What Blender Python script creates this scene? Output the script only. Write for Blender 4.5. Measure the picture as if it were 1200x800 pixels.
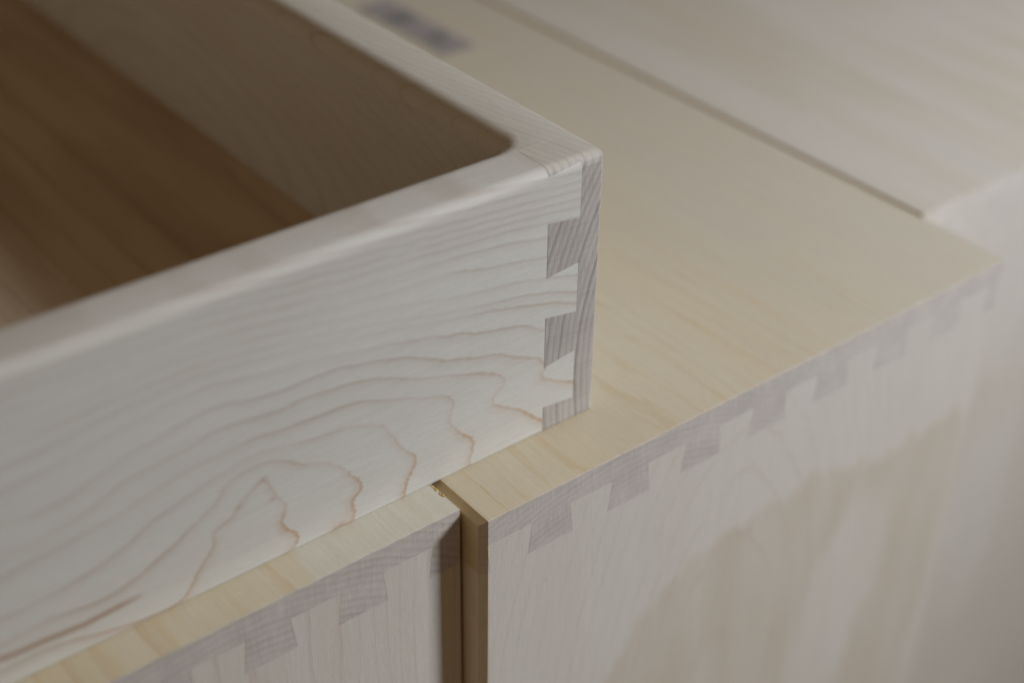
import bpy, bmesh, math, random
import numpy as np
from mathutils import Vector, Matrix, noise

for o in list(bpy.data.objects):
    bpy.data.objects.remove(o, do_unlink=True)
S = 0.001                                   # the scene is written in millimetres
scene = bpy.context.scene
COL = scene.collection

# ------------------------------------------------------------------ camera
cam_d = bpy.data.cameras.new("camera")
cam = bpy.data.objects.new("camera", cam_d)
COL.objects.link(cam)
right = Vector((0.7873658, -0.6163786, 0.0115109))
down = Vector((-0.3398627, -0.4495695, -0.8260633))
fwd = Vector((0.5143427, 0.6465019, -0.5634598))
pos = Vector((-220.7, -286.6, 316.3)) * S
m = Matrix.Identity(4)
for i in range(3):
    m[i][0] = right[i]; m[i][1] = -down[i]; m[i][2] = -fwd[i]; m[i][3] = pos[i]
cam.matrix_world = m
cam_d.lens = 52.0
cam_d.sensor_width = 36.0
cam_d.clip_start = 0.01
cam_d.clip_end = 50
cam_d.dof.use_dof = True
cam_d.dof.focus_distance = 0.486
cam_d.dof.aperture_fstop = 3.8
cam_d.dof.aperture_blades = 7
scene.camera = cam

# ------------------------------------------------------------------ light
world = bpy.data.worlds.new("World")
scene.world = world
world.use_nodes = True
bg = world.node_tree.nodes["Background"]
bg.inputs[0].default_value = (1.0, 0.66, 0.37, 1)
bg.inputs[1].default_value = 0.10

def area(name, direction, dist, size, size_y, power, color, target=(110, 20, -10), spread=180):
    d = Vector(direction).normalized()
    l = bpy.data.lights.new(name, 'AREA')
    l.shape = 'RECTANGLE'; l.size = size; l.size_y = size_y
    l.energy = power; l.color = color; l.spread = math.radians(spread)
    o = bpy.data.objects.new(name, l)
    COL.objects.link(o)
    o.location = Vector(target) * S + d * dist
    o.rotation_euler = (-d).to_track_quat('-Z', 'Y').to_euler()
    return o

area("window_light", (12.2, -10.4, 10.0), 1.35, 0.26, 0.28, 3.45, (0.96, 0.985, 1.0), target=(150, 0, -40), spread=82)
area("side_window_light", (8.5, 3.6, 3.8), 2.2, 1.1, 0.9, 6.5, (0.90, 0.96, 1.0))
area("warm_room_bounce", (-10.0, -3.0, 5.0), 1.9, 1.5, 1.3, 1.6, (1.0, 0.66, 0.36))

vs = scene.view_settings
vs.view_transform = 'Standard'
vs.look = 'None'
vs.exposure = 0.06
vs.gamma = 1.0
vs.use_curve_mapping = False
scene.cycles.max_bounces = 8
scene.cycles.diffuse_bounces = 6

# ------------------------------------------------------------------ node helpers
class NT:
    def __init__(self, name):
        self.mat = bpy.data.materials.new(name)
        self.mat.use_nodes = True
        self.t = self.mat.node_tree
        self.b = self.t.nodes["Principled BSDF"]
    def n(self, kind, **kw):
        nd = self.t.nodes.new(kind)
        for k, v in kw.items():
            setattr(nd, k, v)
        return nd
    def put(self, sock, v):
        if isinstance(v, bpy.types.NodeSocket):
            self.t.links.new(v, sock)
        elif v is not None:
            if isinstance(v, (tuple, list)) and sock.type == 'RGBA' and len(v) == 3:
                v = (*v, 1)
            sock.default_value = v
    def math(self, op, a, b=None, c=None, clamp=False):
        nd = self.n('ShaderNodeMath', operation=op, use_clamp=clamp)
        self.put(nd.inputs[0], a)
        if b is not None: self.put(nd.inputs[1], b)
        if c is not None: self.put(nd.inputs[2], c)
        return nd.outputs[0]
    def vmul(self, v, s):
        nd = self.n('ShaderNodeVectorMath', operation='MULTIPLY')
        self.put(nd.inputs[0], v); self.put(nd.inputs[1], s)
        return nd.outputs[0]
    def vadd(self, v, s):
        nd = self.n('ShaderNodeVectorMath', operation='ADD')
        self.put(nd.inputs[0], v); self.put(nd.inputs[1], s)
        return nd.outputs[0]
    def noise(self, vec, scale=1.0, detail=2.0, rough=0.5):
        nd = self.n('ShaderNodeTexNoise')
        self.put(nd.inputs['Vector'], vec)
        nd.inputs['Scale'].default_value = scale
        nd.inputs['Detail'].default_value = detail
        nd.inputs['Roughness'].default_value = rough
        return nd.outputs['Fac']
    def smooth(self, x, lo, hi, o0=0.0, o1=1.0):
        nd = self.n('ShaderNodeMapRange', interpolation_type='SMOOTHSTEP')
        self.put(nd.inputs['Value'], x)
        self.put(nd.inputs['From Min'], lo); self.put(nd.inputs['From Max'], hi)
        self.put(nd.inputs['To Min'], o0); self.put(nd.inputs['To Max'], o1)
        return nd.outputs['Result']
    def mix(self, f, a, b, mode='MIX'):
        nd = self.n('ShaderNodeMix', data_type='RGBA', blend_type=mode)
        self.put(nd.inputs['Factor'], f)
        self.put(nd.inputs['A'], a) if False else self.put(nd.inputs[6], a)
        self.put(nd.inputs[7], b)
        return nd.outputs[2]
    def attr(self, name):
        return self.n('ShaderNodeAttribute', attribute_name=name).outputs['Fac']

def wood(name, axis, pith, spacing, base, tint, line, end, seed=0, warp=(7, 2), line_strength=0.6, fig=None, stripe=None, fade=None, sheen_grade=None,
         traced=False, patch=None, line_pow=0.62, tint_amt=0.6, end_line=0.5, cross=True, tint_scale=26,
         rough=0.5, streak_warm=None, split=None, dirt=0.0):
    """Solid maple: growth rings round a pith line along `axis`, so side grain and end grain agree."""
    t = NT(name)
    tc = t.n('ShaderNodeTexCoord')
    P = t.vmul(tc.outputs['Object'], (1000, 1000, 1000))
    sx = t.n('ShaderNodeSeparateXYZ'); t.put(sx.inputs[0], P)
    ns = t.n('ShaderNodeSeparateXYZ'); t.put(ns.inputs[0], tc.outputs['Normal'])
    idx = {'x': (1, 2, 0), 'y': (0, 2, 1), 'z': (0, 1, 2)}[axis]
    a, b, g = (sx.outputs[i] for i in idx)
    co = t.n('ShaderNodeCombineXYZ'); t.put(co.inputs[0], a); t.put(co.inputs[1], b); t.put(co.inputs[2], g)
    Q = t.vadd(co.outputs[0], (seed * 137.3, seed * 71.9, seed * 211.1))
    endf = t.smooth(t.math('ABSOLUTE', ns.outputs[idx[2]]), 0.45, 0.95)
    # slow wander of the rings along the board and finer jag across it
    w1 = t.math('MULTIPLY', t.math('SUBTRACT', t.noise(t.vmul(Q, (1 / 38, 1 / 38, 1 / 190)), 1, 2), 0.5), warp[0])
    w2 = t.math('MULTIPLY', t.math('SUBTRACT', t.noise(t.vmul(Q, (1 / 7, 1 / 7, 1 / 60)), 1, 3, 0.6), 0.5), warp[1])
    if traced:
        ph = t.attr('ring_phase')
        grad = t.math('MAXIMUM', t.attr('ring_grad'), 0.02)
        jag = t.math('MULTIPLY', t.math('SUBTRACT', t.noise(t.vmul(Q, (1.9, 1.9, 0.05)), 1, 3, 0.7), 0.5), 4.6)
        ph2 = t.math('ADD', ph, t.math('MULTIPLY', jag, t.attr('ring_gx')))
        fr = t.math('FRACT', t.math('ADD', ph2, 100.0))
        # distance in mm on the inner side (soft) and on the outer side (sharp) of the nearest line
        din = t.math('DIVIDE', t.math('SUBTRACT', 1.0, fr), grad)
        dout = t.math('DIVIDE', fr, grad)
        l1 = t.smooth(din, 0.15, 1.5, 1.0, 0.0)
        l1b = t.smooth(din, 0.0, 4.5, 0.42, 0.0)
        l2 = t.smooth(dout, 0.1, 0.75, 1.0, 0.0)
        lw = t.math('MAXIMUM', t.math('MAXIMUM', l1, l1b), l2)
        lw = t.math('MULTIPLY', lw, t.attr('ring_strength'))
        ph = ph2
    else:
        da = t.math('SUBTRACT', t.math('ADD', a, w1), pith[0])
        db = t.math('SUBTRACT', b, pith[1])
        r = t.math('SQRT', t.math('ADD', t.math('MULTIPLY', da, da), t.math('MULTIPLY', db, db)))
        r = t.math('ADD', r, t.math('MULTIPLY', w2, t.math('SUBTRACT', 1.0, t.math('MULTIPLY', endf, 0.75))))
        r = t.math('ADD', r, t.math('MULTIPLY', w1, 0.5))
        if fig:                      # the trunk swells along its length: rings crop out as arches
            dg = t.math('SUBTRACT', g, fig[0])
            r = t.math('ADD', r, t.math('DIVIDE', t.math('MULTIPLY', dg, dg), fig[1]))
        ph = t.math('DIVIDE', r, spacing)
        fr = t.math('FRACT', ph)
        lw = t.math('MULTIPLY', t.smooth(fr, line_pow, 0.95), t.smooth(fr, 0.955, 1.0, 1.0, 0.0))
    # each ring has its own weight
    rn = t.n('ShaderNodeTexWhiteNoise', noise_dimensions='1D')
    t.put(rn.inputs['W'], t.math('ADD', t.math('FLOOR', ph), seed))
    vary = t.math('ADD', 0.45, t.math('MULTIPLY', rn.outputs['Value'], 0.55)) if not traced else 1.0
    lfade = t.smooth(t.noise(t.vmul(Q, (1 / 22, 1 / 22, 1 / 60)), 1, 2), 0.32, 0.62, 0.35, 1.0)
    lf = t.math('MULTIPLY', t.math('MULTIPLY', lw, vary), t.math('MULTIPLY', lfade, line_strength), clamp=True)
    # colour of side grain
    big = t.smooth(t.noise(t.vmul(Q, (1 / tint_scale, 1 / tint_scale, 1 / 170)), 1, 3), 0.36, 0.66)
    c = t.mix(t.math('MULTIPLY', big, tint_amt), base, tint)
    if sheen_grade:                        # window sheen painted into the wood colour: greyer towards the right
        gf = t.smooth(t.math('ADD', a, t.math('MULTIPLY', t.math('SUBTRACT', big, 0.5), 40)), sheen_grade[0], sheen_grade[1])
        c = t.mix(gf, c, sheen_grade[2])
    if streak_warm:
        s2 = t.smooth(t.noise(t.vmul(Q, (1 / 6, 1 / 6, 1 / 140)), 1, 3, .6), 0.5, 0.72)
        c = t.mix(t.math('MULTIPLY', s2, streak_warm[1]), c, streak_warm[0])
    if split:
        # one stave paler than its neighbour, with a grain line between
        sp = t.smooth(t.math('ADD', a, t.math('MULTIPLY', w2, 0.4)), split[0] - 0.5, split[0] + 0.5)
        c = t.mix(sp, c, split[1])
        lf = t.math('MULTIPLY', lf, t.smooth(sp, 0, 1, 1.0, 0.25))
    if stripe:
        sp = t.smooth(t.math('ADD', a, t.math('MULTIPLY', w2, 0.3)), stripe[0] - stripe[2], stripe[0] + stripe[2])
        c = t.mix(sp, c, stripe[1])
    if patch:
        c = t.mix(t.math('MULTIPLY', t.attr('heart_patch'), patch[1]), c, patch[0])
    if traced:                      # the widest lines are the most orange
        line = t.mix(t.smooth(t.attr('ring_strength'), 0.60, 1.1), (0.40, 0.31, 0.24), (0.48, 0.27, 0.12))
    c = t.mix(lf, c, line)
    if traced:
        c = t.mix(t.attr('dark_streak'), c, (0.36, 0.20, 0.11))
    fib = t.noise(t.vmul(Q, (4.5, 4.5, 0.10)), 1, 2, 0.6)
    fib2 = t.noise(t.vmul(Q, (1.5, 1.5, 0.5)), 1, 3, 0.6)
    flk = t.noise(t.vmul(Q, (2.6, 2.6, 0.45)), 1, 1, 0.4)
    v = t.math('ADD', 0.84, t.math('MULTIPLY', fib, 0.20))
    v = t.math('ADD', v, t.math('MULTIPLY', fib2, 0.13))
    mid = t.noise(t.vmul(Q, (0.9, 0.9, 0.02)), 1, 3, 0.65)
    v = t.math('ADD', v, t.math('MULTIPLY', t.math('SUBTRACT', mid, 0.5), 0.16))
    dash = t.noise(t.vmul(t.vadd(Q, (31.0, 7.0, 3.0)), (1.5, 1.5, 0.14)), 1, 1, 0.4)
    v = t.math('SUBTRACT', v, t.smooth(dash, 0.70, 0.80, 0.0, 0.12))
    v = t.math('SUBTRACT', v, t.smooth(flk, 0.68, 0.80, 0.0, 0.06))
    cm = t.n('ShaderNodeVectorMath', operation='SCALE'); t.put(cm.inputs[0], c); t.put(cm.inputs[3], v)
    side = cm.outputs[0]
    # colour of end grain: darker, rings plainer, rays and saw marks across it
    le = t.smooth(fr, 0.25, 0.93)
    le = t.math('MULTIPLY', le, t.smooth(fr, 0.94, 1.0, 1.0, 0.0))
    le = t.math('MULTIPLY', le, t.math('ADD', 0.35, t.math('MULTIPLY', rn.outputs['Value'], 0.75)))
    ec = t.mix(t.math('MULTIPLY', le, end_line), end, tuple(x * 0.62 for x in end[:3]))
    if fade:
        ec = t.mix(t.smooth(a, fade[0], fade[1], 0.0, 0.62), ec, (0.61, 0.585, 0.56))
    eb = t.noise(t.vmul(Q, (1 / 11, 1 / 11, 1 / 11)), 1, 2)
    en = t.noise(t.vmul(Q, (2.2, 2.2, 2.2)), 1, 3, 0.75)
    ev = t.math('ADD', 0.78, t.math('ADD', t.math('MULTIPLY', eb, 0.26), t.math('MULTIPLY', en, 0.20)))
    if cross:
        x1 = t.noise(t.vmul(Q, (4.2, 0.10, 0.2)), 1, 2, 0.5)
        x2 = t.noise(t.vmul(Q, (0.10, 3.8, 0.2)), 1, 2, 0.5)
        ev = t.math('ADD', ev, t.math('MULTIPLY', t.math('SUBTRACT', x1, 0.5), 0.55))
        ev = t.math('ADD', ev, t.math('MULTIPLY', t.math('SUBTRACT', x2, 0.5), 0.40))
    em = t.n('ShaderNodeVectorMath', operation='SCALE'); t.put(em.inputs[0], ec); t.put(em.inputs[3], ev)
    colr = t.mix(endf, side, em.outputs[0])
    t.put(t.b.inputs['Base Color'], colr)
    t.put(t.b.inputs['Roughness'], t.math('ADD', rough, t.math('MULTIPLY', fib, 0.12)))
    t.b.inputs['Specular IOR Level'].default_value = 0.38
    bp = t.n('ShaderNodeBump')
    bp.inputs['Strength'].default_value = 0.4
    bp.inputs['Distance'].default_value = 0.00012
    hgt = t.math('ADD', fib, t.math('MULTIPLY', t.noise(t.vmul(Q, (2.2, 2.2, 1.1)), 1, 2, .6), 0.9))
    t.put(bp.inputs['Height'], hgt)
    t.put(t.b.inputs['Normal'], bp.outputs[0])
    return t.mat

# ------------------------------------------------------------------ mesh helpers
def to_obj(name, bm, mat, parent=None, smooth=False):
    bmesh.ops.recalc_face_normals(bm, faces=bm.faces)
    for v in bm.verts:
        v.co *= S
    me = bpy.data.meshes.new(name)
    bm.to_mesh(me)
    bm.free()
    if mat: me.materials.append(mat)
    if smooth:
        me.polygons.foreach_set('use_smooth', [True] * len(me.polygons))
    o = bpy.data.objects.new(name, me)
    COL.objects.link(o)
    if parent: o.parent = parent
    return o

def thing(name, label, cat, group=None):
    o = bpy.data.objects.new(name, None)
    COL.objects.link(o)
    o.empty_display_size = 0.02
    o['label'] = label; o['category'] = cat
    if group: o['group'] = group
    return o

def box(bm, x0, x1, y0, y1, z0, z1):
    vs_ = [bm.verts.new(p) for p in ((x0, y0, z0), (x1, y0, z0), (x1, y1, z0), (x0, y1, z0),
                                     (x0, y0, z1), (x1, y0, z1), (x1, y1, z1), (x0, y1, z1))]
    for f in ((0, 3, 2, 1), (4, 5, 6, 7), (0, 1, 5, 4), (1, 2, 6, 5), (2, 3, 7, 6), (3, 0, 4, 7)):
        bm.faces.new([vs_[i] for i in f])

def grid_prism(bm, q, y0, y1, step):
    """Solid with a quadrilateral (x,z) outline q; its front face (y0) is a fine grid."""
    P = [Vector(p) for p in q]
    lu = max((P[1] - P[0]).length, (P[2] - P[3]).length)
    lv = max((P[3] - P[0]).length, (P[2] - P[1]).length)
    nu = max(1, int(math.ceil(lu / step))); nv = max(1, int(math.ceil(lv / step)))
    g = []
    for j in range(nv + 1):
        v = j / nv; row = []
        for i in range(nu + 1):
            u = i / nu
            p = (P[0] * (1 - u) + P[1] * u) * (1 - v) + (P[3] * (1 - u) + P[2] * u) * v
            row.append(bm.verts.new((p.x, y0, p.y)))
        g.append(row)
    for j in range(nv):
        for i in range(nu):
            bm.faces.new((g[j][i], g[j][i + 1], g[j + 1][i + 1], g[j + 1][i]))
    ring = g[0][:] + [g[j][-1] for j in range(1, nv + 1)] + g[-1][-2::-1] + [g[j][0] for j in range(nv - 1, 0, -1)]
    back = [bm.verts.new((v.co.x, y1, v.co.z)) for v in ring]
    n = len(ring)
    for i in range(n):
        bm.faces.new((ring[i], back[i], back[(i + 1) % n], ring[(i + 1) % n]))
    bm.faces.new(back)

def cut(bm, co, no):
    """Plane off everything on the side the normal points to and close the cut."""
    r = bmesh.ops.bisect_plane(bm, geom=bm.verts[:] + bm.edges[:] + bm.faces[:], dist=1e-5,
                               plane_co=co, plane_no=no, clear_outer=True)
    ed = [e for e in r['geom_cut'] if isinstance(e, bmesh.types.BMEdge) and e.is_valid and len(e.link_faces) < 2]
    if ed:
        bmesh.ops.edgenet_fill(bm, edges=ed)

def round_edge(bm, corner, n1, n2, r, steps=6):
    """Round the straight edge where the planes with outward normals n1 and n2 meet."""
    n1 = Vector(n1); n2 = Vector(n2)
    c = Vector(corner) - (n1 + n2) * r
    for k in range(steps):
        t = (k + 0.5) / steps * math.pi / 2
        n = n1 * math.cos(t) + n2 * math.sin(t)
        cut(bm, c + n * r, n)

def fill_attr(o, name, fn):
    """Store a float per vertex, computed from local (x, z) in millimetres."""
    me = o.data
    n = len(me.vertices)
    co = np.empty(n * 3); me.vertices.foreach_get('co', co)
    co = co.reshape(-1, 3) * 1000
    val = fn(co[:, 0], co[:, 2]).astype(np.float32)
    a = me.attributes.new(name, 'FLOAT', 'POINT')
    a.data.foreach_set('value', val)

# growth rings of the drawer front, (x, z) in mm: each line one year
RINGS = [(0,[(-100.9,1.2),(-95.0,3.4),(-93.3,5.8),(-89.8,10.8),(-84.8,17.4),(-83.7,22.0),(-77.7,24.5),(-75.1,27.5),(-72.0,29.8),(-68.2,32.2),(-66.2,32.8),(-64.2,29.2),(-62.2,24.8),(-59.9,20.3),(-59.9,16.8),(-61.4,13.5),(-60.1,10.4),(-57.4,7.1),(-56.7,4.0),(-58.1,1.9),(-60.1,0.5)]),
  (1,[(-150.7,16.7),(-144.5,17.1),(-136.4,17.8),(-126.9,16.4),(-117.9,16.1),(-111.0,17.8),(-102.4,21.2),(-94.5,25.2),(-89.1,28.2),(-82.5,32.0),(-80.0,34.9),(-76.3,37.9),(-70.5,38.9),(-63.9,38.6),(-58.2,36.1),(-52.6,32.1),(-45.2,29.1),(-40.8,25.6),(-36.4,20.3),(-32.4,13.4),(-35.8,9.2),(-35.5,4.0),(-37.0,0.5),(-44.1,-0.0)]),
  (2,[(-149.0,25.4),(-143.0,25.1),(-133.0,25.9),(-124.7,27.3),(-116.6,29.2),(-109.7,31.9),(-104.5,34.8),(-101.7,35.9),(-92.8,38.3),(-84.9,40.6),(-77.2,42.2),(-70.6,43.4),(-62.1,42.5),(-53.4,40.7),(-44.5,39.4),(-33.2,37.7),(-23.3,33.1),(-20.9,29.3),(-17.9,23.4),(-14.1,18.4),(-11.5,14.7),(-12.3,11.2),(-15.2,6.2),(-16.1,-0.6)]),
  (3,[(-146.4,39.1),(-137.4,40.2),(-129.9,40.7),(-121.0,42.1),(-111.1,43.4),(-100.4,46.0),(-92.1,48.0),(-83.4,48.7),(-75.1,48.8),(-65.8,49.1),(-55.8,47.9),(-45.5,47.3),(-36.4,47.0),(-31.8,46.2),(-22.6,42.7),(-14.0,39.9),(0.7,34.0),(3.7,30.3),(2.3,23.0),(6.7,16.3),(11.6,11.1),(10.5,4.4),(10.1,2.0),(12.3,-0.9)]),
  (4,[(-145.0,46.6),(-136.3,46.4),(-126.8,47.4),(-120.4,48.6),(-109.7,53.1),(-99.2,54.6),(-89.8,55.6),(-81.6,57.2),(-73.3,57.3),(-63.7,55.9),(-50.7,56.0),(-39.8,54.9),(-33.8,54.2),(-22.2,51.0),(-12.2,46.4),(1.9,41.6),(13.8,37.5),(22.5,33.0),(25.1,29.5),(22.6,26.7),(20.1,23.6),(23.4,19.7),(31.8,14.4),(36.4,10.1),(41.4,5.6)]),
  (5,[(-143.2,56.1),(-134.6,55.4),(-123.6,56.3),(-112.5,59.7),(-98.0,62.8),(-89.5,64.5),(-81.4,65.5),(-71.3,64.0),(-64.4,62.7),(-56.0,61.8),(-48.8,62.0),(-37.0,61.5),(-25.9,58.7),(-14.1,55.3),(-6.2,51.6),(2.0,47.5),(13.8,43.5),(27.8,38.0),(38.8,32.7),(42.6,27.5),(40.8,25.1),(47.4,19.7),(55.2,16.0)]),
  (6,[(-141.2,66.7),(-122.0,68.8),(-104.4,71.4),(-91.5,73.3),(-78.4,73.4),(-65.1,70.5),(-54.0,68.8),(-44.0,67.6),(-32.3,65.1),(-23.2,63.2),(-9.2,59.9),(12.1,53.5),(20.7,51.3),(31.2,48.8),(41.0,43.4),(54.2,37.1)]),
  (7,[(-139.8,73.8),(-125.8,74.8),(-103.6,77.4),(-83.1,78.3),(-67.2,76.5),(-53.5,74.3),(-36.4,71.4),(-17.8,67.2),(-5.9,64.3),(7.1,61.6),(18.9,59.6),(31.8,56.2),(45.5,52.5),(54.8,48.5)]),
  (8,[(-138.7,79.6),(-115.3,80.4),(-90.4,81.5),(-69.6,79.8),(-53.3,77.4),(-42.0,75.2),(-28.8,72.6),(-19.8,70.5),(-5.8,67.1),(7.2,64.2),(18.9,62.1),(31.7,60.1),(45.3,56.5),(54.6,53.0)]),
  (9,[(-137.7,85.2),(-114.5,85.6),(-89.8,86.1),(-63.8,83.2),(-44.6,79.5),(-28.6,77.0),(-21.1,75.9),(-8.8,73.2),(2.3,70.5),(10.5,68.9),(18.9,67.6),(27.4,66.6),(41.5,63.2),(55.1,59.5)]),
  (10,[(-136.7,90.4),(-113.7,90.2),(-89.4,89.5),(-63.5,86.8),(-35.7,82.2),(-20.9,80.9),(-5.5,79.6),(4.1,79.1),(18.8,75.5),(29.7,73.7),(41.2,71.4)]),
  (11,[(-135.9,94.6),(-113.0,94.6),(-88.8,93.7),(-63.0,91.2),(-35.4,87.3),(-20.7,85.9),(-5.3,84.9),(10.6,83.7),(27.2,81.4),(41.0,78.4)]),
  (12,[(-112.4,98.6),(-88.3,97.4),(-62.7,94.7),(-35.1,91.0),(-20.5,89.9),(-5.2,88.8),(10.6,87.3),(25.4,86.3),(40.8,84.1)]),
  (13,[(-87.9,100.5),(-62.4,97.9),(-20.3,93.4),(2.7,91.3),(18.8,89.8),(44.2,86.9),(54.9,85.2)]),
  (14,[(-62.1,100.9),(-12.7,95.0),(10.6,92.9),(35.5,90.5),(54.8,88.1)]),
  (15,[(-61.9,103.0),(-20.0,99.3),(2.8,96.8),(31.0,94.1),(54.6,91.5)]),
  (16,[(-61.7,105.1),(-19.9,102.4),(2.8,100.0),(30.9,97.4),(55.2,94.4)])]
STREAK = [(-109.2, 11.0), (-118.7, 10.5), (-126.7, 9.9), (-139.3, 10.9), (-147.6, 11.1), (-151.6, 11.6)]
pts = []; val = []
for k, line_ in RINGS:
    last = None
    for (x, z) in line_:
        if last is not None and k > 5:
            mx, mz = (last[0] + x) / 2, (last[1] + z) / 2
            pts.append((mx, mz)); val.append(k)
        pts.append((x, z)); val.append(k); last = (x, z)
pts.append((-70.0, 14.0)); val.append(-0.55)
pts.append((-64.0, 6.0)); val.append(-0.6)
pts = np.array(pts); val = np.array(val, float)
def tps(d2):
    return 0.5 * d2 * np.log(d2 + 1e-9)
SC = 1 / 50.0
Pn = pts * SC
D2 = ((Pn[:, None, :] - Pn[None, :, :]) ** 2).sum(-1)
Kt = tps(D2) + np.eye(len(Pn)) * 1e-6
A = np.zeros((len(Pn) + 3, len(Pn) + 3))
A[:-3, :-3] = Kt; A[:-3, -3] = 1; A[:-3, -2:] = Pn; A[-3, :-3] = 1; A[-2:, :-3] = Pn.T
wgt = np.linalg.solve(A, np.concatenate([val, [0, 0, 0]]))
def phase(x, z):
    q = np.stack([np.clip(x, -175, 70), z], 1) * SC
    out = np.empty(len(q))
    for s in range(0, len(q), 4000):
        qq = q[s:s + 4000]
        d = ((qq[:, None, :] - Pn[None]) ** 2).sum(-1)
        out[s:s + 4000] = tps(d) @ wgt[:-3] + wgt[-3] + qq @ wgt[-2:]
    return out
def phase_gx(x, z): return (phase(x + .4, z) - phase(x - .4, z)) / .8
def phase_grad(x, z):
    gz = (phase(x, z + .4) - phase(x, z - .4)) / .8
    return np.sqrt(phase_gx(x, z) ** 2 + gz ** 2)
def ring_strength(x, z):
    s = np.interp(z, [0, 25, 45, 65, 85, 103], [1.2, 1.0, 0.72, 0.62, 0.55, 0.5])
    s = s * np.interp(x, [-150, -90, -60], [0.72, 0.8, 1.0])
    return s
def seg_dist(x, z, line_):
    best = np.full(len(x), 1e9)
    for (a, b) in zip(line_[:-1], line_[1:]):
        a = np.array(a); b = np.array(b); d = b - a
        t = np.clip(((x - a[0]) * d[0] + (z - a[1]) * d[1]) / (d @ d), 0, 1)
        best = np.minimum(best, np.hypot(x - a[0] - t * d[0], z - a[1] - t * d[1]))
    return best
FLECKS = [(-66.1, 33.2, 0.9), (-64.0, 24.1, 0.8), (-75.1, 26.8, 0.9), (-43.1, 1.2, 0.7), (-41.1, 1.6, 0.7)]
def dark_streak(x, z):
    s = np.clip(1 - seg_dist(x, z, STREAK) / 1.7, 0, 1) * 0.85 * np.clip((-106 - x) / 10, 0, 1)
    for fx, fz, fr in FLECKS:
        s = np.maximum(s, 0.36 * np.exp(-(((x - fx) / (fr * 1.6)) ** 2 + ((z - fz) / fr) ** 2)))
    return s

# heartwood figure on the tall fronts: an arch of tan wood with a pale flame in it
def heart(x0):
    def fn(x, z):
        x = x - x0
        ztop = np.interp(x, [20, 48, 60, 75, 95, 114, 140, 166, 185, 205, 225, 245, 268], [-170, -116, -98, -80, -69, -64, -60, -58, -66, -71, -69, -68, -70])
        wob = np.array([noise.noise(Vector((a / 9.0, b / 40.0, 3.1 + x0))) for a, b in zip(x, z)]) * 7
        wob2 = np.array([noise.noise(Vector((a / 14.0, b / 60.0, 9.1 + x0))) for a, b in zip(x, z)])
        tooth = np.array([noise.noise(Vector((a / 1.8, b / 30.0, 1.3))) for a, b in zip(x, z)]) * 6
        m1 = np.clip((ztop + wob * .5 + tooth - z) / 9.0, 0, 1)
        m1 = m1 * m1 * (3 - 2 * m1)
        # pale flame
        d = np.hypot((x - 197 - (z + 130) * .12 + wob) / 26.0, (z + 150) / 62.0)
        fl = np.clip((1.15 - d) / 0.35, 0, 1)
        right_ = np.clip((x - 258) / 6, 0, 1)
        return np.clip(m1 * (0.78 + .5 * wob2) * (1 - 0.8 * fl) * (1 - .5 * right_), 0, 1)
    return fn

def heart_right(x, z):
    x = x - 271
    wob = np.array([noise.noise(Vector((a / 12.0, b / 45.0, 5.7))) for a, b in zip(x, z)])
    def blob(cx, cz, rx, rz, soft=.5):
        return np.clip((1.0 + soft / 2 + .35 * wob - np.hypot((x - cx) / rx, (z - cz) / rz)) / soft, 0, 1)
    base = np.clip((-95 - z + 25 * wob) / 45.0, 0, 1) * 0.42
    base = np.maximum(base, blob(60, -255, 14, 110) * .9)
    base = base * (1 - 0.9 * blob(104, -222, 26, 75)) * (1 - .7 * blob(140, -420, 30, 80))
    return np.clip(base, 0, 1)

# ------------------------------------------------------------------ materials
M_front = wood("maple_drawer_front", 'x', (20, -60), 3, (0.675, 0.68, 0.665), (0.62, 0.605, 0.575), (0.46, 0.29, 0.16), (0.55, 0.51, 0.49), 1,
               traced=True, line_strength=0.60, tint_amt=0.35)
M_side = wood("maple_drawer_side", 'y', (190, 18), 2.75, (0.61, 0.60, 0.565), (0.565, 0.53, 0.46), (0.34, 0.21, 0.12), (0.485, 0.46, 0.445), 2,
              warp=(4, 0.7), line_strength=0.38, end_line=0.95, fig=(300, 2300), line_pow=0.75)
M_bottom = wood("maple_drawer_bottom", 'y', (10, -60), 7, (0.58, 0.475, 0.36), (0.47, 0.355, 0.25), (0.36, 0.24, 0.14), (0.43, 0.39, 0.36), 3,
                warp=(14, 3), line_strength=0.55, tint_amt=0.9)
END = (0.575, 0.535, 0.52)
END_R = (0.655, 0.632, 0.605)
M_top = wood("maple_cabinet_top", 'y', (60, -150), 2.7, (0.60, 0.545, 0.43), (0.60, 0.51, 0.355), (0.53, 0.37, 0.18), END, 4,
             warp=(10, 3.0), line_strength=0.6, end_line=0.3, tint_amt=0.5, line_pow=0.8, tint_scale=40, fade=(70, 190), sheen_grade=(115, 235, (0.55, 0.515, 0.44)), stripe=(-1.3, (0.60, 0.47, 0.28), -0.5), streak_warm=((0.60, 0.49, 0.31), 0.38))
M_top_l = wood("pale_cabinet_top", 'y', (-90, -130), 3.0, (0.63, 0.575, 0.45), (0.62, 0.54, 0.38), (0.54, 0.37, 0.20), END, 5,
               warp=(7, 1.8), line_strength=0.6, end_line=0.4, streak_warm=((0.60, 0.48, 0.28), 0.7), split=(-59.5, (0.635, 0.61, 0.53)))
M_top_r = wood("grey_cabinet_top", 'y', (400, -170), 4.0, (0.585, 0.56, 0.52), (0.55, 0.50, 0.42), (0.50, 0.40, 0.26), END_R, 6,
               warp=(12, 2), line_strength=0.35, tint_amt=0.9, end_line=0.2, stripe=(272.2, (0.52, 0.39, 0.23), -0.6))
FB, FT, FL = (0.655, 0.635, 0.605), (0.615, 0.575, 0.53), (0.50, 0.385, 0.30)
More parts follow.
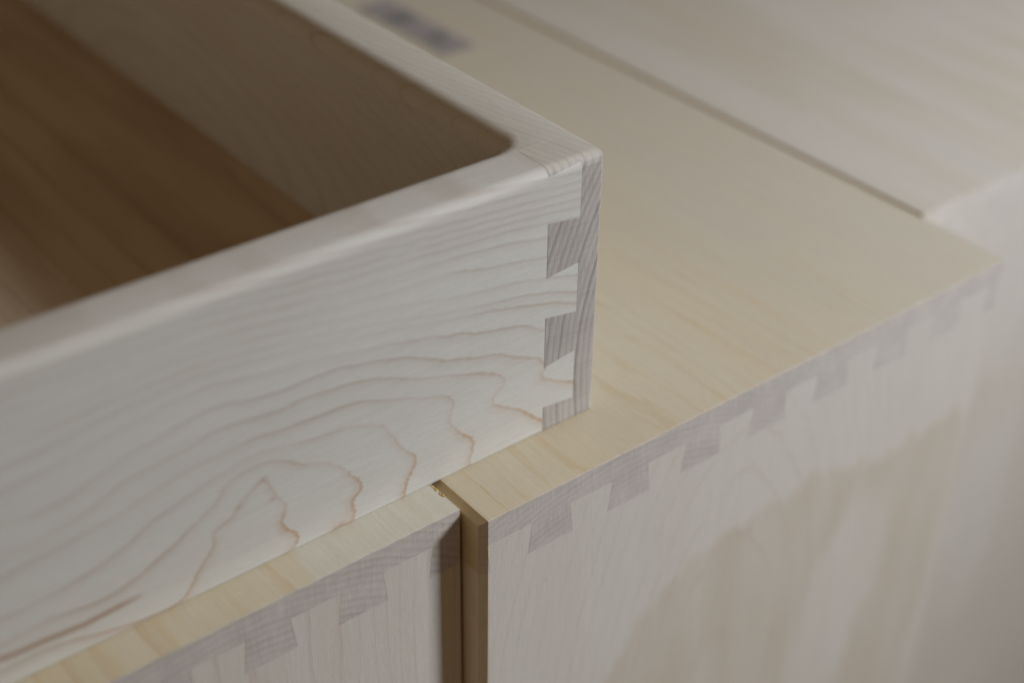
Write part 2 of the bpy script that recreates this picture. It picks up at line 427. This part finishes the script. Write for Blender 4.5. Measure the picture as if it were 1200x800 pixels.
M_panel = wood("maple_cabinet_front", 'z', (120, 95), 4.2, FB, FT, FL, END, 7, warp=(10, 2.6), line_strength=0.26, patch=((0.565, 0.505, 0.42), 0.8), tint_scale=22, tint_amt=0.35, line_pow=0.78, fig=(-160, 1400), stripe=(-1.0, (0.66, 0.58, 0.44), -0.5))
M_panel_l = wood("maple_cabinet_front_straight", 'z', (-75, 60), 3.6, FB, FT, (0.50, 0.35, 0.25), END, 8, warp=(9, 2.2), line_strength=0.45, tint_scale=16, tint_amt=0.4, line_pow=0.75, stripe=(-13.2, (0.68, 0.61, 0.48), 0.4))
M_case = wood("maple_case", 'z', (0, -200), 4.0, (0.62, 0.57, 0.48), (0.58, 0.50, 0.38), (0.46, 0.35, 0.24), END, 9, line_strength=0.4)
M_case_h = wood("maple_case_flat", 'x', (-300, -200), 4.0, (0.62, 0.57, 0.48), (0.58, 0.50, 0.38), (0.46, 0.35, 0.24), END, 10, line_strength=0.4)

def plain(name, col, rough=0.6, c2=None, scale=200.0, bump=0.0):
    t = NT(name)
    tc = t.n('ShaderNodeTexCoord')
    f = t.noise(tc.outputs['Object'], scale, 4, .6)
    t.put(t.b.inputs['Base Color'], t.mix(t.smooth(f, .35, .65), col, c2 or tuple(x * .8 for x in col)))
    t.b.inputs['Roughness'].default_value = rough
    if bump:
        bp = t.n('ShaderNodeBump'); bp.inputs['Strength'].default_value = .5; bp.inputs['Distance'].default_value = bump
        t.put(bp.inputs['Height'], f); t.put(t.b.inputs['Normal'], bp.outputs[0])
    return t.mat

# ------------------------------------------------------------------ ground
bm = bmesh.new(); box(bm, -3000, 3000, -3000, 3000, -520, -500.0)
o = to_obj("floor", bm, plain("grey_floor", (0.30, 0.28, 0.26), .7, scale=8))
o['kind'] = 'structure'

# ------------------------------------------------------------------ the tall dovetailed boxes
def cabinet(root, x0, x1, y0, pin0, period, npins, half_l, half_r, mt, mp, cut_left, depth=600.0, H=498.0,
            heart_at=None, step=3.2, neck=16.3, foot=19.3, cut_right=True, ch=2.4):
    """Box whose top board ends in half-blind dovetail pins let into the tall front board."""
    ts, tp = -10.2, -23.3                    # strip of end grain, foot of the pins
    D = 19.0
    y1 = y0 + depth
    def dress(bm):
        cut(bm, (0, y0 + 0.0, -0.16), (0, -0.7071, 0.7071))          # eased front arris
        if cut_left:
            cut(bm, (x0 + ch, y0, 0), (-0.7071, -0.7071, 0))
            cut(bm, (x0 + ch, y0, 0), (-0.7071, 0, 0.7071))
        if cut_right:
            cut(bm, (x1 - 0.8, y0, 0), (0.7071, -0.7071, 0))
            cut(bm, (x1 - 0.8, y0, 0), (0.7071, 0, 0.7071))
    # top board
    bm = bmesh.new()
    box(bm, x0, x1, y0, y0 + D, ts, 0)
    b2 = bmesh.new(); box(b2, x0, x1, y0 + D, y1, tp, 0)
    me = bpy.data.meshes.new('tmp'); b2.to_mesh(me); b2.free(); 
    dress(bm); bm.from_mesh(me); bpy.data.meshes.remove(me)
    if cut_left:
        cut(bm, (x0 + ch, y0, 0), (-0.7071, 0, 0.7071))
    top = to_obj("top_board", bm, mt, root)
    # pins
    necks = [(x0, half_l[0], x0, half_l[1])]
    for k in range(npins):
        a = pin0 + period * k
        w = 0.5 * (foot - neck)
        j = random.uniform(-.35, .35)
        necks.append((a + j, a + neck + j, a - w + j, a + neck + w + j))
    necks.append((half_r[0], x1, half_r[1], x1))
    for (na, nb, fa, fb) in necks:
        bm = bmesh.new()
        grid_prism(bm, ((fa, tp), (fb, tp), (nb, ts), (na, ts)), y0, y0 + D, 60)
        dress(bm)
        to_obj("dovetail_pin", bm, mt, top)
    # front board with its tails
    bm = bmesh.new()
    grid_prism(bm, ((x0, -H), (x1, -H), (x1, tp), (x0, tp)), y0, y0 + D, step)
    dress(bm)
    fr = to_obj("front_board", bm, mp, root)
    if heart_at is not None: fill_attr(fr, 'heart_patch', heart_at)
    for (p, q) in zip(necks[:-1], necks[1:]):
        bm = bmesh.new()
        e = 0.09
        grid_prism(bm, ((p[3] + e, tp), (q[2] - e, tp), (q[0] - e, ts - e), (p[1] + e, ts - e)), y0, y0 + D, 20)
        dress(bm)
        tl = to_obj("dovetail_tail", bm, mp, fr)
        if heart_at is not None: fill_attr(tl, 'heart_patch', heart_at)
    # remaining boards of the carcass
    bm = bmesh.new(); box(bm, x0, x0 + 18, y0 + D, y1 - 18, -H + 18, tp); to_obj("side_board", bm, M_case, root)
    bm = bmesh.new(); box(bm, x1 - 18, x1, y0 + D, y1 - 18, -H + 18, tp); to_obj("side_board", bm, M_case, root)
    bm = bmesh.new(); box(bm, x0, x1, y1 - 18, y1, -H + 18, tp); to_obj("back_board", bm, M_case, root)
    bm = bmesh.new(); box(bm, x0, x1, y0 + D, y1, -H, -H + 18); to_obj("bottom_board", bm, M_case_h, root)
    return top

G = "dovetailed maple boxes standing side by side"
cm_ = thing("wooden_cabinet", "middle maple box standing proud, its dovetailed front showing a tan arch in the grain", "cabinet", G)
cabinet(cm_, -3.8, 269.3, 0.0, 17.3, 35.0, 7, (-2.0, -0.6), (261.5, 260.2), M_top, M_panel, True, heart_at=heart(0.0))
cl_ = thing("wooden_cabinet", "left maple box with creamy yellow top under the drawer, left of the crack", "cabinet", G)
cabinet(cl_, -272.0, -5.2, 10.4, -260.0 + 1.7, 34.55, 7, (-268.0, -267.0), (-16.0, -17.7), M_top_l, M_panel_l, False, cut_right=False, neck=15.6, foot=18.4)
cr_ = thing("wooden_cabinet", "right maple box at the far side, set furthest back and blurred", "cabinet", G)
cabinet(cr_, 270.8, 542.5, 45.0, 290.0, 35.0, 7, (275.0, 276.5), (532.0, 530.5), M_top_r, M_panel, True, heart_at=heart_right, ch=1.3)

# yellow glue squeezed out at the rear of the left box's edge
bm = bmesh.new()
random.seed(5)
for k in range(26):
    y = 19.0 + k * 0.36
    rr = 0.22 + 0.30 * random.random()
    mt_ = Matrix.Translation((-5.6 + random.uniform(-.5, .35), y, 0.02 + random.uniform(-.3, .1))) @ Matrix.Diagonal((1, 1.7, .40, 1))
    bmesh.ops.create_icosphere(bm, subdivisions=2, radius=rr, matrix=mt_)
for v in bm.verts:
    v.co += noise.noise_vector(v.co * 1.7) * 0.16
glue = to_obj("dried_glue", bm, plain("amber_glue", (0.42, 0.23, 0.05), .5, (0.60, 0.43, 0.18), 900, 0.0001), cl_, True)
glue['label'] = "crust of dried yellow glue along the edge"

# ------------------------------------------------------------------ the drawer
DX, DY, ZT, ZB = 64.2, 25.7, 102.5, 0.12
XS, XT = 41.7, 55.3                       # shoulder of the tails, end of the tails
TF, YL = 22.7, 15.5                       # board thickness, depth of the lap
YB, XL = 590.0, -262.0
RO, RI, R0 = 4.0, 7.5, 6.5
dr = thing("maple_drawer", "open maple drawer with rounded rim lying across the left and middle boxes", "drawer")

def dress_drawer(bm):
    round_edge(bm, (0, DY, ZT), (0, -1, 0), (0, 0, 1), RO, 9)
    cut(bm, (0, DY, ZB + 1.0), (0, -0.86, -0.51))

def inner_offset(z):
    h = z - (ZT - RI)
    return 0.0 if h <= 0 else RI - math.sqrt(max(RI * RI - h * h, 0))

zs_out = list(np.arange(ZB + 1.0, ZT - RO - .01, 0.75)) + [ZT - RO]
# front board: profile swept along x
bm = bmesh.new()
prof = [(DY + .593, ZB), (DY, ZB + 1.0)] + [(DY, z) for z in zs_out[1:]]
for k in range(1, 10):
    t = k / 9 * math.pi / 2
    prof.append((DY + RO - RO * math.cos(t), ZT - RO + RO * math.sin(t)))
yi = DY + TF
for k in range(0, 10):
    t = k / 9 * math.pi / 2
    prof.append((yi - RI + RI * math.sin(t), ZT - RI + RI * math.cos(t)))
prof.append((yi, ZB))
xs = [XL, -230, -200] + list(np.arange(-176, XS - 8, 0.8)) + list(np.arange(XS - 8, XS - .1, 0.3)) + [XS]
def inner_y(x, y, z):                     # fillet in the inside corner
    if y <= DY + RO + .01 or x <= XS - R0: return y
    rho = R0 + inner_offset(z)
    if z < 1: rho = R0
    return DY + TF + R0 - math.sqrt(max(rho * rho - (x - (XS - R0)) ** 2, 0))
rows = [[bm.verts.new((x, inner_y(x, y, z), z)) for (y, z) in prof] for x in xs]
for r0, r1 in zip(rows[:-1], rows[1:]):
    for j in range(len(prof)):
        k = (j + 1) % len(prof)
        bm.faces.new((r0[j], r1[j], r1[k], r0[k]))
bm.faces.new(rows[0]); bm.faces.new(rows[-1])
front = to_obj("front_board", bm, M_front, dr, True)
def drawer_attrs(o):
    fill_attr(o, 'ring_phase', phase); fill_attr(o, 'ring_gx', phase_gx); fill_attr(o, 'ring_grad', phase_grad)
    fill_attr(o, 'ring_strength', ring_strength); fill_attr(o, 'dark_streak', dark_streak)
drawer_attrs(front)
# tails: (z low at shoulder, z high at shoulder, z low at end, z high at end)
e = 0.11
for (a, b, c, d) in ((83.2, 99.9, 81.0, 101.2), (47.4, 63.0, 45.0, 64.4), (10.8, 27.6, 9.2, 29.4)):
    bm = bmesh.new()
    grid_prism(bm, ((XS, a + e), (XT - e, c + e), (XT - e, d - e), (XS, b - e)), DY, DY + YL, 0.8)
    dress_drawer(bm)
    drawer_attrs(to_obj("dovetail_tail", bm, M_front, front))

# right side board: lapped strip at the front, then a section swept back along y
bm = bmesh.new()
box(bm, XT, DX, DY, DY + YL, ZB, ZT)
dress_drawer(bm)
round_edge(bm, (DX, 0, ZT), (1, 0, 0), (0, 0, 1), 1.3, 4)
round_edge(bm, (DX, DY, 0), (1, 0, 0), (0, -1, 0), 1.1, 5)
ys = list(np.arange(DY + YL, DY + TF + 18, 0.5)) + list(np.arange(DY + TF + 20, YB, 8)) + [YB]
zin = [ZB] + [ZT - RI + RI * math.sin(k / 10 * math.pi / 2) for k in range(0, 11)]
cy = DY + TF + R0; cx = XS - R0
rows = []
for y in ys:
    row = [bm.verts.new((DX, y, ZB))]
    for k in range(0, 5):
        t = k / 4 * math.pi / 2
        row.append(bm.verts.new((DX - 1.3 + 1.3 * math.cos(t), y, ZT - 1.3 + 1.3 * math.sin(t))))
    for z in reversed(zin):
        rho = inner_offset(z) + R0
        if y >= cy: x = cx + rho
        elif cy - y < rho: x = max(XS, cx + math.sqrt(rho * rho - (cy - y) ** 2))
        else: x = XS
        row.append(bm.verts.new((x, y, z)))
    rows.append(row)
n = len(rows[0])
for r0, r1 in zip(rows[:-1], rows[1:]):
    for j in range(n):
        k = (j + 1) % n
        bm.faces.new((r0[j], r0[k], r1[k], r1[j]))
bm.faces.new(rows[0]); bm.faces.new(rows[-1])
side = to_obj("side_board", bm, M_side, dr)
# end grain pins between the tails, and the thin cap over the top tail
for (a, b, c, d) in ((63.0, 83.2, 64.4, 81.0), (27.6, 47.4, 29.4, 45.0), (ZB, 10.8, ZB, 9.2), (99.9, ZT, 101.2, ZT)):
    bm = bmesh.new()
    g_ = 0.2
    grid_prism(bm, ((XS + g_, a), (XT, c), (XT, d), (XS + g_, b)), DY, DY + YL, 60)
    dress_drawer(bm)
    to_obj("dovetail_pin", bm, M_side, side)
# smooth shading only across the shallow angles of the rounded edges
soft = [front, side] + [o for o in COL.objects if o.parent in (front, side)]
for o in soft:
    me = o.data
    me.polygons.foreach_set('use_smooth', [True] * len(me.polygons))
    bmx = bmesh.new(); bmx.from_mesh(me)
    for ed in bmx.edges:
        if len(ed.link_faces) == 2 and ed.calc_face_angle(0) > math.radians(28): ed.smooth = False
        if len(ed.link_faces) < 2: ed.smooth = False
    bmx.to_mesh(me); bmx.free()
# left side, back and bottom
bm = bmesh.new(); box(bm, XL - TF, XL, DY, YB, ZB, ZT)
round_edge(bm, (XL, 0, ZT), (1, 0, 0), (0, 0, 1), RI, 6)
to_obj("side_board", bm, M_side, dr)
bm = bmesh.new(); box(bm, XL, XS, YB - TF, YB, ZB, ZT)
round_edge(bm, (0, YB - TF, ZT), (0, -1, 0), (0, 0, 1), RI, 6)
to_obj("back_board", bm, M_case_h, dr)
bm = bmesh.new(); box(bm, XL, XS, DY + TF, YB - TF, 14.0, 20.0)
to_obj("bottom_board", bm, M_bottom, dr)

# ------------------------------------------------------------------ label lying on the middle box
bm = bmesh.new()
W_, L_ = 21.0, 82.0
nx, ny = 8, 30
g = [[bm.verts.new((i / nx * W_, j / ny * L_, 0.15 + 0.5 * (j / ny) ** 6 + 0.25 * (1 - j / ny) ** 8)) for i in range(nx + 1)] for j in range(ny + 1)]
fs = [bm.faces.new((g[j][i], g[j][i + 1], g[j + 1][i + 1], g[j + 1][i])) for j in range(ny) for i in range(nx)]
ext = bmesh.ops.extrude_face_region(bm, geom=fs)
for v in [v for v in ext['geom'] if isinstance(v, bmesh.types.BMVert)]: v.co.z += 0.12
lab = thing("paper_label", "blurred grey paper label with dark print lying on the middle box behind the drawer rim", "label")
sheet = to_obj("paper_sheet", bm, plain("grey_paper", (0.30, 0.28, 0.29), .6, (0.36, 0.335, 0.345), 60), lab)
ink = plain("dark_ink", (0.14, 0.145, 0.15), .6, (0.24, 0.24, 0.245), 150)
for q_ in ((2, 19, 50, 72), (5, 15, 14, 26)):
    bm = bmesh.new()
    box(bm, q_[0], q_[1], q_[2], q_[3], 0.29, 0.36)
    to_obj("print", bm, ink, lab)
lab.location = (204 * S, 309 * S, 0)
